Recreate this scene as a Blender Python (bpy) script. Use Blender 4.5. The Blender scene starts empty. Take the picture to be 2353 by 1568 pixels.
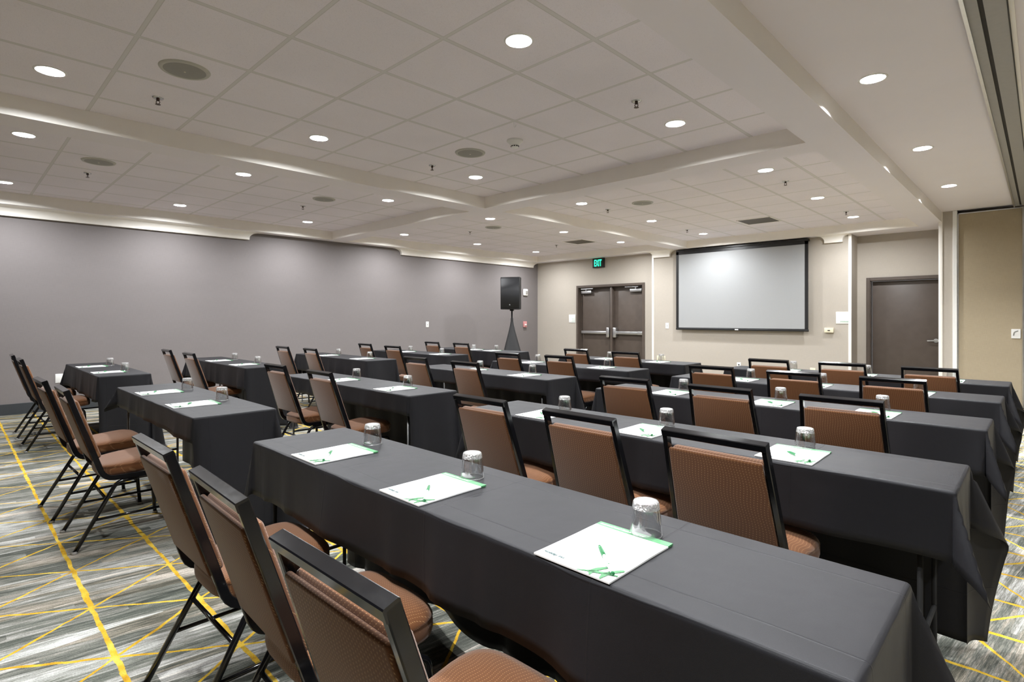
import bpy, bmesh, math, random
from mathutils import Vector, Matrix, noise
from mathutils.geometry import delaunay_2d_cdt
PI = math.pi
C = bpy.context.scene.collection
random.seed(7)

# ------------------------------------------------------------------ helpers
def link(o, parent=None):
    C.objects.link(o)
    if parent is not None:
        o.parent = parent
    return o

def obj(name, bm, mats, parent=None, smooth=False, loc=None):
    me = bpy.data.meshes.new(name)
    if isinstance(bm, bmesh.types.BMesh):
        bm.normal_update()
        bm.to_mesh(me); bm.free()
    else:
        me.from_pydata(*bm); me.update()
    for m in (mats if isinstance(mats, (list, tuple)) else [mats]):
        me.materials.append(m)
    if smooth:
        for p in me.polygons:
            p.use_smooth = True
    o = bpy.data.objects.new(name, me)
    if loc is not None:
        o.location = loc
    return link(o, parent)

def sharp(o, ang=35):
    me = o.data
    for p in me.polygons:
        p.use_smooth = True
    try:
        me.set_sharp_from_angle(angle=math.radians(ang))
    except Exception:
        pass
    return o

def tag(o, label=None, cat=None, group=None, kind=None):
    if label: o['label'] = label
    if cat: o['category'] = cat
    if group: o['group'] = group
    if kind: o['kind'] = kind
    return o

def thing(name, label, cat, loc=(0, 0, 0), rz=0, group=None):
    o = bpy.data.objects.new(name, None)
    o.empty_display_size = 0.1
    o.location = loc
    o.rotation_euler = (0, 0, rz)
    link(o)
    return tag(o, label, cat, group)

def copy_tree(o, parent=None):
    c = o.copy()
    C.objects.link(c)
    if parent is not None:
        c.parent = parent
    for ch in o.children:
        copy_tree(ch, c)
    return c

def box(bm, x0, x1, y0, y1, z0, z1, mi=0, bevel=0, seg=2):
    b2 = bmesh.new()
    vs = [b2.verts.new((x, y, z)) for x in (x0, x1) for y in (y0, y1) for z in (z0, z1)]
    for f in ((0, 1, 3, 2), (4, 6, 7, 5), (0, 4, 5, 1), (2, 3, 7, 6), (0, 2, 6, 4), (1, 5, 7, 3)):
        b2.faces.new([vs[i] for i in f])
    if bevel:
        bmesh.ops.bevel(b2, geom=b2.edges[:], offset=bevel, segments=seg, profile=.5, affect='EDGES')
    for f in b2.faces:
        f.material_index = mi
    me = bpy.data.meshes.new('t'); b2.to_mesh(me); b2.free()
    n0 = len(bm.faces)
    bm.from_mesh(me)
    bm.faces.ensure_lookup_table()
    for f in bm.faces[n0:]:
        f.material_index = mi
    bpy.data.meshes.remove(me)
    return bm

def boxo(name, dims, mat, parent=None, bevel=0, seg=2):
    bm = bmesh.new(); box(bm, *dims, bevel=bevel, seg=seg)
    o = obj(name, bm, mat, parent)
    if bevel: sharp(o)
    return o

def fillet(pts, rads):
    pts = [Vector(p) for p in pts]
    out = [pts[0]]
    for i in range(1, len(pts) - 1):
        r = rads[i] if isinstance(rads, (list, tuple)) else rads
        a, b, c = pts[i - 1], pts[i], pts[i + 1]
        u = (a - b).normalized(); v = (c - b).normalized()
        ang = u.angle(v)
        if r <= 0 or ang > PI - .02:
            out.append(b); continue
        t = min(r / math.tan(ang / 2), (a - b).length * .49, (c - b).length * .49)
        r2 = t * math.tan(ang / 2)
        p0 = b + u * t; p1 = b + v * t
        cen = b + (u + v).normalized() * (r2 / math.sin(ang / 2))
        n = max(3, int(6 * (PI - ang) / (PI / 2)))
        d0 = p0 - cen; d1 = p1 - cen
        for k in range(n + 1):
            out.append(cen + d0.normalized().slerp(d1.normalized(), k / n) * r2)
    out.append(pts[-1])
    return out

def sweep(bm, pts, prof, side=None, cap=True, mi=0):
    """sweep closed 2-D profile [(a,b)] along pts; a runs along 'side' vector, b across."""
    rings = []
    n = len(pts)
    prev = None
    for i in range(n):
        t = (pts[min(i + 1, n - 1)] - pts[max(i - 1, 0)]).normalized()
        if prev is None:
            s = Vector(side) if side else Vector((1, 0, 0))
            if abs(s.dot(t)) > .95:
                s = Vector((0, 0, 1)) if abs(t.z) < .9 else Vector((0, 1, 0))
        else:
            s = prev
        s = (s - t * s.dot(t)).normalized()
        prev = s
        b = t.cross(s)
        # keep the width at mitred corners
        rings.append([bm.verts.new(pts[i] + s * p[0] + b * p[1]) for p in prof])
    m = len(prof)
    for i in range(n - 1):
        for k in range(m):
            f = bm.faces.new((rings[i][k], rings[i][(k + 1) % m], rings[i + 1][(k + 1) % m], rings[i + 1][k]))
            f.material_index = mi
    if cap:
        f = bm.faces.new(list(reversed(rings[0]))); f.material_index = mi
        f = bm.faces.new(rings[-1]); f.material_index = mi
    return bm

def circ(r, n=12):
    return [(r * math.cos(2 * PI * k / n), r * math.sin(2 * PI * k / n)) for k in range(n)]

def rrect(w, h, c):
    x, y = w / 2, h / 2
    return [(x, -y + c), (x, y - c), (x - c, y), (-x + c, y), (-x, y - c), (-x, -y + c), (-x + c, -y), (x - c, -y)]

def lathe(bm, prof, n=32, cx=0, cy=0, mi=0, mod=None):
    """prof = [(r,z)...]; r==0 makes a pole"""
    rings = []
    for (r, z) in prof:
        if r <= 1e-6:
            rings.append([bm.verts.new((cx, cy, z))])
        else:
            rings.append([bm.verts.new((cx + (r * (mod(a, z) if mod else 1)) * math.cos(a), cy + (r * (mod(a, z) if mod else 1)) * math.sin(a), z)) for a in [2 * PI * k / n for k in range(n)]])
    for i in range(len(rings) - 1):
        A, B = rings[i], rings[i + 1]
        for k in range(n):
            if len(A) == 1 and len(B) == 1: continue
            if len(A) == 1: f = bm.faces.new((A[0], B[(k + 1) % n], B[k]))
            elif len(B) == 1: f = bm.faces.new((A[k], A[(k + 1) % n], B[0]))
            else: f = bm.faces.new((A[k], A[(k + 1) % n], B[(k + 1) % n], B[k]))
            f.material_index = mi
    return bm

def quad(bm, pts, mi=0):
    f = bm.faces.new([bm.verts.new(p) for p in pts]); f.material_index = mi
    return f

def text_obj(name, s, size, mat, parent=None, M=None, extrude=.0008, shear=0, align='LEFT', sx=1, bold=0, space=1):
    cu = bpy.data.curves.new('txt', 'FONT')
    cu.body = s; cu.size = size; cu.extrude = extrude; cu.shear = shear; cu.align_x = align; cu.offset = bold
    cu.space_character = space; cu.resolution_u = 3
    to = bpy.data.objects.new('txt', cu)
    C.objects.link(to)
    dg = bpy.context.evaluated_depsgraph_get()
    me = bpy.data.meshes.new_from_object(to.evaluated_get(dg))
    bpy.data.objects.remove(to); bpy.data.curves.remove(cu)
    me.name = name
    T = Matrix.Diagonal((sx, 1, 1, 1))
    me.transform((M or Matrix()) @ T)
    me.materials.clear(); me.materials.append(mat)
    o = bpy.data.objects.new(name, me)
    return link(o, parent)

# ------------------------------------------------------------------ materials
class NT:
    def __init__(s, name):
        s.m = bpy.data.materials.new(name); s.m.use_nodes = True
        s.t = s.m.node_tree; s.t.nodes.clear()
        s.out = s.t.nodes.new('ShaderNodeOutputMaterial')
        s.co = None
    def n(s, typ, ins=None, **kw):
        nd = s.t.nodes.new(typ)
        for k, v in kw.items(): setattr(nd, k, v)
        for k, v in (ins or {}).items(): s.put(nd.inputs[k], v)
        return nd
    def put(s, sock, v):
        if isinstance(v, bpy.types.NodeSocket): s.t.links.new(v, sock)
        elif isinstance(v, bpy.types.Node): s.t.links.new(v.outputs[0], sock)
        else:
            try: sock.default_value = v
            except Exception: sock.default_value = (*v, 1)
    def math(s, op, a, b=0, c=None):
        nd = s.t.nodes.new('ShaderNodeMath'); nd.operation = op
        s.put(nd.inputs[0], a); s.put(nd.inputs[1], b)
        if c is not None: s.put(nd.inputs[2], c)
        return nd.outputs[0]
    def obco(s):
        if s.co is None:
            tc = s.n('ShaderNodeTexCoord'); s.co = tc.outputs['Object']
        return s.co
    def xyz(s):
        nd = s.n('ShaderNodeSeparateXYZ', {0: s.obco()})
        return nd.outputs
    def noise(s, vec, scale, detail=2, rough=.5, dist=0):
        nd = s.n('ShaderNodeTexNoise', {'Vector': vec, 'Scale': scale, 'Detail': detail, 'Roughness': rough, 'Distortion': dist})
        return nd.outputs[0]
    def combine(s, x, y, z=0):
        return s.n('ShaderNodeCombineXYZ', {0: x, 1: y, 2: z}).outputs[0]
    def mix(s, f, a, b, typ='MIX'):
        nd = s.n('ShaderNodeMix', data_type='RGBA', blend_type=typ)
        s.put(nd.inputs[0], f); s.put(nd.inputs[6], a); s.put(nd.inputs[7], b)
        return nd.outputs[2]
    def ramp(s, fac, stops, interp='LINEAR'):
        nd = s.n('ShaderNodeValToRGB'); s.put(nd.inputs[0], fac)
        cr = nd.color_ramp; cr.interpolation = interp
        while len(cr.elements) < len(stops): cr.elements.new(.5)
        for e, (p, c) in zip(cr.elements, stops):
            e.position = p; e.color = (*c, 1) if len(c) == 3 else c
        return nd.outputs[0]
    def maprange(s, v, a, b, c=0, d=1):
        nd = s.n('ShaderNodeMapRange', {0: v, 1: a, 2: b, 3: c, 4: d}, interpolation_type='SMOOTHSTEP')
        return nd.outputs[0]
    def bump(s, h, strength=.3, dist=.001, normal=None):
        ins = {'Height': h, 'Strength': strength, 'Distance': dist}
        if normal is not None: ins['Normal'] = normal
        return s.n('ShaderNodeBump', ins).outputs[0]
    def pbr(s, col, rough=.6, metal=0, normal=None, sheen=0, emis=None, estr=0, spec=None, coat=0, trans=0, ior=None):
        b = s.n('ShaderNodeBsdfPrincipled', {'Base Color': col, 'Roughness': rough, 'Metallic': metal})
        if normal is not None: s.put(b.inputs['Normal'], normal)
        if sheen:
            b.inputs['Sheen Weight'].default_value = sheen; b.inputs['Sheen Roughness'].default_value = .5
        if emis is not None:
            s.put(b.inputs['Emission Color'], emis); b.inputs['Emission Strength'].default_value = estr
        if spec is not None: b.inputs['Specular IOR Level'].default_value = spec
        if coat: b.inputs['Coat Weight'].default_value = coat; b.inputs['Coat Roughness'].default_value = .08
        if trans: b.inputs['Transmission Weight'].default_value = trans
        if ior: b.inputs['IOR'].default_value = ior
        s.t.links.new(b.outputs[0], s.out.inputs[0])
        return s.m

def c4(r, g, b): return (r, g, b, 1)
def srgb(r, g, b):
    f = lambda v: (v / 255 / 12.92) if v <= 10 else ((v / 255 + .055) / 1.055) ** 2.4
    return (f(r), f(g), f(b), 1)

def flat(name, col, rough=.5, metal=0, nz=.04, nscale=30, **kw):
    t = NT(name)
    n = t.noise(t.obco(), nscale, 3)
    k = t.maprange(n, .2, .8, 1 - nz, 1 + nz)
    cc = t.mix(1.0, col, t.combine(k, k, k), 'MULTIPLY')
    r = t.math('MULTIPLY_ADD', n, .12, rough - .06)
    return t.pbr(cc, r, metal, **kw)

def wallpaper(name, col, amp=.06):
    t = NT(name)
    x, y, z = t.xyz()
    h = t.math('ADD', x, y)
    a = t.noise(t.combine(t.math('MULTIPLY', h, 12), t.math('MULTIPLY', z, 420), 0), 1, 2)
    b = t.noise(t.combine(t.math('MULTIPLY', h, 420), t.math('MULTIPLY', z, 12), 0), 1, 2)
    big = t.noise(t.combine(h, t.math('MULTIPLY', z, 3), 0), 1.1, 2)
    s = t.math('ADD', t.math('ADD', a, b), t.math('MULTIPLY', big, .5))
    k = t.maprange(s, .8, 1.7, 1 - amp, 1 + amp)
    cc = t.mix(1.0, col, t.combine(k, k, k), 'MULTIPLY')
    return t.pbr(cc, .75, normal=t.bump(t.math('ADD', a, b), .25, .0006), spec=.25)

M_gray = wallpaper('gray_wallpaper', c4(.208, .189, .187))
M_tan = wallpaper('tan_wallpaper', c4(.455, .413, .36), .05)
M_panel = wallpaper('panel_fabric', c4(.40, .335, .235), .08)
M_cream = flat('cream_paint', c4(.96, .925, .87), .45, nz=.015, nscale=4)  # real cream, kept lighter than the soffit to paint lamplight on coffer faces
M_white = flat('white_paint', c4(.80, .79, .77), .4, nz=.01)
M_base = flat('baseboard_rubber', c4(.035, .04, .045), .5)
M_brown = flat('brown_paint', c4(.088, .068, .056), .42, nz=.08, nscale=8)
M_black = flat('black_plastic', c4(.012, .012, .013), .38)
M_alu = flat('brushed_aluminium', c4(.72, .73, .74), .32, 1.0)
M_alud = flat('aged_aluminium', c4(.36, .35, .33), .55, .2)
M_slot = flat('track_slot', c4(.03, .026, .02), .7)
M_screen = flat('screen_fabric', c4(.345, .353, .36), .8, nz=.01)
M_plate = flat('white_plate', c4(.86, .86, .84), .35, nz=.01)
M_ivory = flat('ivory_plastic', c4(.80, .74, .56), .35, nz=.01)
M_red = flat('fire_alarm_red', c4(.62, .28, .28), .4)
M_hole = flat('dark_slot', c4(.02, .02, .02), .6)
M_grille = flat('speaker_grille_paint', c4(.30, .29, .26), .6)
M_grille2 = flat('speaker_rim_paint', c4(.50, .49, .44), .5)
M_bronze = flat('sprinkler_bronze', c4(.09, .06, .05), .35, .8)
M_chrome = flat('sprinkler_chrome', c4(.5, .5, .5), .2, 1)
M_green = flat('sign_green', c4(.28, .50, .38), .5)
M_steel = flat('table_leg_steel', c4(.22, .22, .22), .4, .9)
M_legshade = flat('table_leg_shade', c4(.006, .006, .006), .8)  # leg steel coloured near-black, standing in for shade under the cloth
M_wood = flat('table_laminate', c4(.28, .2, .13), .5, nz=.1)

def vent_mat():
    t = NT('perforated_vent'); x, y, z = t.xyz()
    fx = t.math('ABSOLUTE', t.math('SUBTRACT', t.math('FRACT', t.math('MULTIPLY', x, 80)), .5))
    fy = t.math('ABSOLUTE', t.math('SUBTRACT', t.math('FRACT', t.math('MULTIPLY', y, 80)), .5))
    k = t.maprange(t.math('ADD', fx, fy), .3, .5)
    return t.pbr(t.mix(k, c4(.05, .038, .026), c4(.12, .10, .075)), .6)
M_vent = vent_mat()

def ceil_tile():
    t = NT('acoustic_ceiling_tile'); x, y, z = t.xyz()
    P = .652
    fx = t.math('FRACT', t.math('ADD', t.math('DIVIDE', t.math('ADD', x, 2.62), P), 100.5))
    fy = t.math('FRACT', t.math('ADD', t.math('DIVIDE', t.math('SUBTRACT', y, 2.10), P), 100.5))
    dx = t.math('MULTIPLY', t.math('ABSOLUTE', t.math('SUBTRACT', fx, .5)), P)
    dy = t.math('MULTIPLY', t.math('ABSOLUTE', t.math('SUBTRACT', fy, .5)), P)
    d = t.math('MINIMUM', t.math('MULTIPLY', dx, .8), dy)
    bar = t.math('SUBTRACT', 1, t.maprange(d, .0095, .0115))
    edge = t.math('SUBTRACT', 1, t.maprange(t.math('ABSOLUTE', t.math('SUBTRACT', d, .012)), .0012, .003))
    nn = t.noise(t.obco(), 260, 2, .6)
    sp = t.maprange(nn, .32, .40, .80, 1.0)
    nb = t.noise(t.obco(), 1.4, 2)
    k = t.math('MULTIPLY', sp, t.maprange(nb, .3, .7, .975, 1.02))
    tile = t.mix(1.0, c4(.86, .815, .865), t.combine(k, k, k), 'MULTIPLY')
    col = t.mix(bar, tile, c4(.71, .69, .69))
    col = t.mix(t.math('MULTIPLY', edge, .5), col, c4(.42, .41, .36))
    hgt = t.math('ADD', t.math('MULTIPLY', nn, .3), t.math('MULTIPLY', bar, -1.0))
    return t.pbr(col, .85, normal=t.bump(hgt, .25, .002), spec=.2)
M_tile = ceil_tile()
M_dry = flat('ceiling_drywall', c4(.83, .79, .825), .7, nz=.012, nscale=2)

def carpet():
    t = NT('patterned_carpet'); x, y, z = t.xyz()
    # wobble of the yellow lines
    w1 = t.noise(t.obco(), 9, 3); w2 = t.noise(t.combine(t.math('ADD', x, 31), y, 0), 9, 3)
    xx = t.math('MULTIPLY_ADD', t.math('SUBTRACT', w1, .5), .022, x)
    yy = t.math('MULTIPLY_ADD', t.math('SUBTRACT', w2, .5), .022, y)
    fine = t.noise(t.obco(), 170, 2, .7)
    wid = t.noise(t.obco(), 3.1, 1)
    def line(v, per, off, k, half):
        f = t.math('FRACT', t.math('ADD', t.math('DIVIDE', t.math('SUBTRACT', v, off), per), 200.5))
        d = t.math('MULTIPLY', t.math('ABSOLUTE', t.math('SUBTRACT', f, .5)), per * k)
        hw = t.math('MULTIPLY', t.math('MULTIPLY_ADD', wid, 1.2, .4), half)
        hw = t.math('ADD', hw, t.math('MULTIPLY', t.math('SUBTRACT', fine, .5), .006))
        return t.math('SUBTRACT', 1, t.maprange(t.math('SUBTRACT', d, hw), -.001, .0018))
    h = line(yy, .375, .46, 1, .0095)
    ya = t.math('MULTIPLY', t.math('SUBTRACT', yy, .46), .70)
    a = line(t.math('ADD', xx, ya), .525, -2.62, .82, .0062)
    b = line(t.math('SUBTRACT', xx, ya), .525, -2.62, .82, .0062)
    m = t.math('MAXIMUM', h, t.math('MAXIMUM', a, b))
    # streaked ground running along the room
    sx = t.math('SUBTRACT', x, t.math('MULTIPLY', y, .13))
    wv = t.math('MULTIPLY', t.math('SUBTRACT', t.noise(t.combine(t.math('MULTIPLY', sx, 3), t.math('MULTIPLY', y, 1.5), 5), 1, 2), .5), .10)
    sw = t.math('ADD', sx, wv)
    blk = t.n('ShaderNodeTexVoronoi', {'Vector': t.combine(t.math('MULTIPLY', sw, 8.5), t.math('MULTIPLY', y, .9), 0), 'Scale': 1.0, 'Randomness': 1.0}, distance='MANHATTAN').outputs['Color']
    bv = t.n('ShaderNodeSeparateColor', {0: blk}).outputs
    band = t.noise(t.combine(t.math('MULTIPLY', sx, 6.0), t.math('MULTIPLY', y, .9), 0), 1, 4, .7)
    st1 = t.noise(t.combine(t.math('MULTIPLY', sx, 55), t.math('MULTIPLY', y, 2.2), 3), 1, 4, .75)
    st2 = t.noise(t.combine(t.math('MULTIPLY', sx, 230), t.math('MULTIPLY', y, 16), 7), 1, 2, .7)
    spk = t.noise(t.combine(t.math('MULTIPLY', x, 1), t.math('MULTIPLY', y, 1), 2), 210, 2, .8)
    v = t.math('ADD', t.math('MULTIPLY', band, .70), t.math('ADD', t.math('MULTIPLY', st1, .72), t.math('MULTIPLY', st2, .36)))
    v = t.math('ADD', v, t.math('MULTIPLY', bv[0], .26))
    v = t.math('ADD', v, t.math('MULTIPLY', spk, .14))
    v = t.maprange(v, .76, 1.50)
    base = t.ramp(v, [(0, (.040, .043, .037)), (.25, (.100, .105, .090)), (.48, (.21, .207, .182)), (.68, (.36, .355, .335)), (.86, (.54, .535, .505)), (1, (.64, .63, .59))])
    hue = t.math('ADD', t.math('MULTIPLY', bv[1], .35), t.math('MULTIPLY', st1, .65))
    base = t.mix(t.maprange(hue, .52, .66, 0, .5), base, t.mix(1.0, base, c4(1.22, 1.02, .84), 'MULTIPLY'))
    base = t.mix(t.maprange(hue, .44, .30, 0, .5), base, t.mix(1.0, base, c4(.93, 1.0, .98), 'MULTIPLY'))
    yn = t.noise(t.obco(), 14, 2)
    yel = t.ramp(yn, [(.3, (.42, .23, .018)), (.5, (.55, .35, .03)), (.7, (.62, .46, .08))])
    col = t.mix(m, base, yel)
    kk = t.maprange(fine, .25, .75, .82, 1.16)
    col = t.mix(1.0, col, t.combine(kk, kk, kk), 'MULTIPLY')
    return t.pbr(col, .95, normal=t.bump(t.math('ADD', fine, t.math('MULTIPLY', st2, .6)), .5, .004), spec=.1)
M_carpet = carpet()

def cloth_mat():
    t = NT('charcoal_tablecloth'); x, y, z = t.xyz()
    f = t.noise(t.combine(t.math('MULTIPLY', x, 60), t.math('MULTIPLY', y, 60), t.math('MULTIPLY', z, 60)), 12, 2)
    k = t.maprange(f, .2, .8, .88, 1.12)
    col = t.mix(1.0, c4(.0135, .0135, .0157), t.combine(k, k, k), 'MULTIPLY')
    wob = t.math('MULTIPLY', t.math('SUBTRACT', t.noise(t.obco(), 2.5, 2), .5), .035)
    def crease(v, per, off, w=.004):
        fr = t.math('FRACT', t.math('ADD', t.math('DIVIDE', t.math('SUBTRACT', t.math('ADD', v, wob), off), per), 50.5))
        d = t.math('MULTIPLY', t.math('ABSOLUTE', t.math('SUBTRACT', fr, .5)), per)
        return t.math('SUBTRACT', 1, t.maprange(d, 0, w))
    cr = t.math('ADD', crease(x, .61, .1), crease(y, .31, .155))
    cr = t.math('ADD', cr, t.math('MULTIPLY', crease(z, .5, .26), .8))
    soft = t.noise(t.obco(), 4, 3)
    h = t.math('ADD', t.math('MULTIPLY', cr, .55), t.math('ADD', t.math('MULTIPLY', soft, 3.5), t.math('MULTIPLY', f, .12)))
    return t.pbr(col, .5, normal=t.bump(h, .6, .0025), spec=.2)
M_cloth = cloth_mat()

def fabric():
    t = NT('brown_dotted_fabric'); x, y, z = t.xyz()
    v = t.math('ADD', y, z)
    wv = t.math('MULTIPLY', t.math('SINE', t.math('MULTIPLY_ADD', v, 62, t.math('MULTIPLY', x, 14))), .0042)
    u = t.math('ADD', x, wv)
    fu = t.math('ABSOLUTE', t.math('SUBTRACT', t.math('FRACT', t.math('ADD', t.math('DIVIDE', u, .0112), 100)), .5))
    fv = t.math('ABSOLUTE', t.math('SUBTRACT', t.math('FRACT', t.math('ADD', t.math('DIVIDE', v, .0062), 100)), .5))
    dot = t.math('MULTIPLY', t.math('SUBTRACT', 1, t.maprange(fu, .05, .13)), t.math('SUBTRACT', 1, t.maprange(fv, .12, .28)))
    nn = t.noise(t.obco(), 500, 2)
    k = t.maprange(nn, .2, .8, .85, 1.15)
    base = t.mix(1.0, c4(.118, .045, .015), t.combine(k, k, k), 'MULTIPLY')
    col = t.mix(t.math('MULTIPLY', dot, .62), base, c4(.40, .235, .11))
    return t.pbr(col, t.math('MULTIPLY_ADD', dot, -.35, .62), normal=t.bump(t.math('ADD', t.math('MULTIPLY', fu, .8), nn), .3, .0008), sheen=.25, spec=.1)
M_fab = fabric()

def frame_mat():
    t = NT('black_enamel_frame')
    s = t.noise(t.obco(), 60, 4, .7)
    s2 = t.noise(t.combine(*[t.math('MULTIPLY', c, k) for c, k in zip(t.xyz(), (40, 160, 90))]), 1, 3)
    r = t.maprange(s, .3, .75, .13, .16)
    scr = t.maprange(s2, .78, .82)
    col = t.mix(t.math('MULTIPLY', scr, .35), c4(.005, .005, .006), c4(.25, .25, .25))
    return t.pbr(col, r, ior=1.48)
M_frame = frame_mat()

def glass_mat():
    t = NT('clear_glass_wall')
    fc = t.n('ShaderNodeLayerWeight', {'Blend': .5}).outputs['Facing']
    z = t.xyz()[2]
    rim = t.math('SUBTRACT', 1, t.maprange(z, .0015, .0035))
    fr = t.math('ADD', t.math('MULTIPLY_ADD', t.math('POWER', fc, 2.2), 1.0, .10), t.math('MULTIPLY', rim, .35))
    gl = t.n('ShaderNodeBsdfGlossy', {'Color': c4(1, 1, 1), 'Roughness': t.math('MULTIPLY_ADD', rim, .3, .03)})
    tr = t.n('ShaderNodeBsdfTransparent', {'Color': c4(.985, .99, .99)})
    mx = t.n('ShaderNodeMixShader', {0: t.math('MINIMUM', fr, 1), 1: tr, 2: gl})
    t.t.links.new(mx.outputs[0], t.out.inputs[0])
    m1 = t.m
    t = NT('clear_glass_base')
    nn = t.n('ShaderNodeTexVoronoi', {'Vector': t.obco(), 'Scale': 150.0}).outputs['Distance']
    bp_ = t.bump(nn, .8, .003)
    g = t.n('ShaderNodeBsdfGlass', {'Color': c4(1, 1, 1), 'Roughness': .0, 'IOR': 1.5, 'Normal': bp_})
    g2 = t.n('ShaderNodeBsdfGlossy', {'Color': c4(1, 1, 1), 'Roughness': .08, 'Normal': bp_})
    tr = t.n('ShaderNodeBsdfTransparent', {'Color': c4(1, 1, 1)})
    mx = t.n('ShaderNodeMixShader', {0: .6, 1: g, 2: g2})
    df = t.n('ShaderNodeBsdfDiffuse', {'Color': c4(.9, .9, .9), 'Normal': bp_})  # white put in to paint the sparkle of the thick base
    mx = t.n('ShaderNodeMixShader', {0: t.maprange(nn, .0, .006, 0, .22), 1: mx.outputs[0], 2: df})
    mx = t.n('ShaderNodeMixShader', {0: .15, 1: mx.outputs[0], 2: tr})
    t.t.links.new(mx.outputs[0], t.out.inputs[0])
    return m1, t.m
M_glass, M_glassb = glass_mat()

def paper_mat():
    t = NT('lined_paper'); x, y, z = t.xyz()
    fr = t.math('FRACT', t.math('ADD', t.math('DIVIDE', y, .0075), 40))
    ln = t.math('SUBTRACT', 1, t.maprange(t.math('ABSOLUTE', t.math('SUBTRACT', fr, .5)), .02, .06))
    inside = t.math('MULTIPLY', t.math('GREATER_THAN', y, -.085), t.math('MULTIPLY', t.math('LESS_THAN', y, .105), t.math('LESS_THAN', t.math('ABSOLUTE', x), .095)))
    top = t.math('GREATER_THAN', z, .0025)
    m = t.math('MULTIPLY', t.math('MULTIPLY', ln, inside), t.math('MULTIPLY', top, .35))
    return t.pbr(t.mix(m, c4(.90, .91, .90), c4(.62, .74, .78)), .5)
M_paper = paper_mat()
M_pgreen = flat('pad_green', c4(.075, .26, .11), .45, nz=.01)
M_pgreen2 = flat('pad_mark_green', c4(.035, .17, .06), .45, nz=.01)
M_ink = flat('pad_ink', c4(.06, .10, .10), .5)
M_pwhite = flat('pen_white', c4(.85, .86, .86), .25, nz=.01)
M_pengreen = flat('pen_green', c4(.015, .16, .05), .25, nz=.01)

def emis(name, col, st):
    t = NT(name)
    e = t.n('ShaderNodeEmission', {'Color': col, 'Strength': st})
    t.t.links.new(e.outputs[0], t.out.inputs[0])
    return t.m
M_lens = emis('lamp_lens', c4(1, .99, .975), 3.0)
M_exit = emis('exit_letters', c4(.03, .85, .45), 1.5)
M_refl = flat('lamp_reflector', c4(.92, .92, .92), .3, nz=0)
M_trimw = flat('lamp_trim_white', c4(.88, .88, .87), .4, nz=0)
M_cab = flat('speaker_cabinet_black', c4(.012, .012, .013), .5)
def mesh_grille():
    t = NT('steel_mesh_grille'); x, y, z = t.xyz()
    a = t.math('SINE', t.math('MULTIPLY', x, 1400)); b = t.math('SINE', t.math('MULTIPLY', z, 1400))
    return t.pbr(c4(.018, .019, .022), .45, normal=t.bump(t.math('MULTIPLY', a, b), .4, .001))
M_cgr = mesh_grille()
M_spandex = flat('black_spandex', c4(.010, .010, .011), .6)
M_logo = flat('badge_grey', c4(.25, .25, .25), .4)

# ------------------------------------------------------------------ the room
ZS, ZC = 2.88, 3.04
XW = -10.25
WX1, YB = 4.6, -7.0
def struct(o): o['kind'] = 'structure'; return o

bm = bmesh.new()
quad(bm, [(XW - .2, YB - .2, 0), (WX1 + .2, YB - .2, 0), (WX1 + .2, 12.2, 0), (XW - .2, 12.2, 0)])
box(bm, XW - .2, WX1 + .2, YB - .2, 12.2, -.1, -.002)
struct(obj('floor', bm, M_carpet))

# downlight positions: (x, y, where)
DL = []
for cof, xs, ys in (('nearest large coffer', (-4.91, -2.31), (.49, 2.44, 4.43)), ('left coffer by the gray wall', (-9.32, -6.78), (.49, 2.43, 4.42)),
                    ('far left corner coffer', (-9.31, -6.78), (6.45, 8.45, 10.47)), ('far right coffer before the screen', (-4.91, -2.29), (6.54, 8.56, 10.58))):
    for i, x in enumerate(xs):
        for j, y in enumerate(ys):
            DL.append((x, y, cof, ('left', 'right')[i], ('near', 'middle', 'far')[j]))
for j, y in enumerate((4.58, 6.8, 8.96)):
    DL.append((-.87, y, 'R', '', ('nearest', 'middle', 'farthest')[j]))
HID = [(-.87, 2.35), (-.87, .1)] + [(x, y) for x in (1.2,) for y in (9.0, 6.3, 3.6, .9)]  # strip row continued unseen; lamps past the partition are invented fill light
RDL = .078
SPK = [(-4.22, 1.13), (-4.23, 3.74), (-7.36, 1.14), (-7.37, 3.74), (-4.24, 7.13), (-7.38, 7.1)]

def plane_with_holes(bm, x0, x1, y0, y1, z, holes, mi):
    vs = [Vector((x0, y0)), Vector((x1, y0)), Vector((x1, y1)), Vector((x0, y1))]
    ed = [(0, 1), (1, 2), (2, 3), (3, 0)]
    hs = [h for h in holes if x0 < h[0] < x1 and y0 < h[1] < y1]
    for (hx, hy) in hs:
        b = len(vs); n = 28
        for k in range(n):
            a = 2 * PI * k / n
            vs.append(Vector((hx + RDL * math.cos(a), hy + RDL * math.sin(a))))
            ed.append((b + k, b + (k + 1) % n))
    V, E_, F, *_ = delaunay_2d_cdt(vs, ed, [], 1, 1e-5)
    nv = [bm.verts.new((v[0], v[1], z)) for v in V]
    for f in F:
        cx = sum(V[i][0] for i in f) / len(f); cy = sum(V[i][1] for i in f) / len(f)
        if any((cx - h[0]) ** 2 + (cy - h[1]) ** 2 < (RDL * .97) ** 2 for h in hs): continue
        ff = bm.faces.new([nv[i] for i in reversed(f)]); ff.material_index = mi

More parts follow.
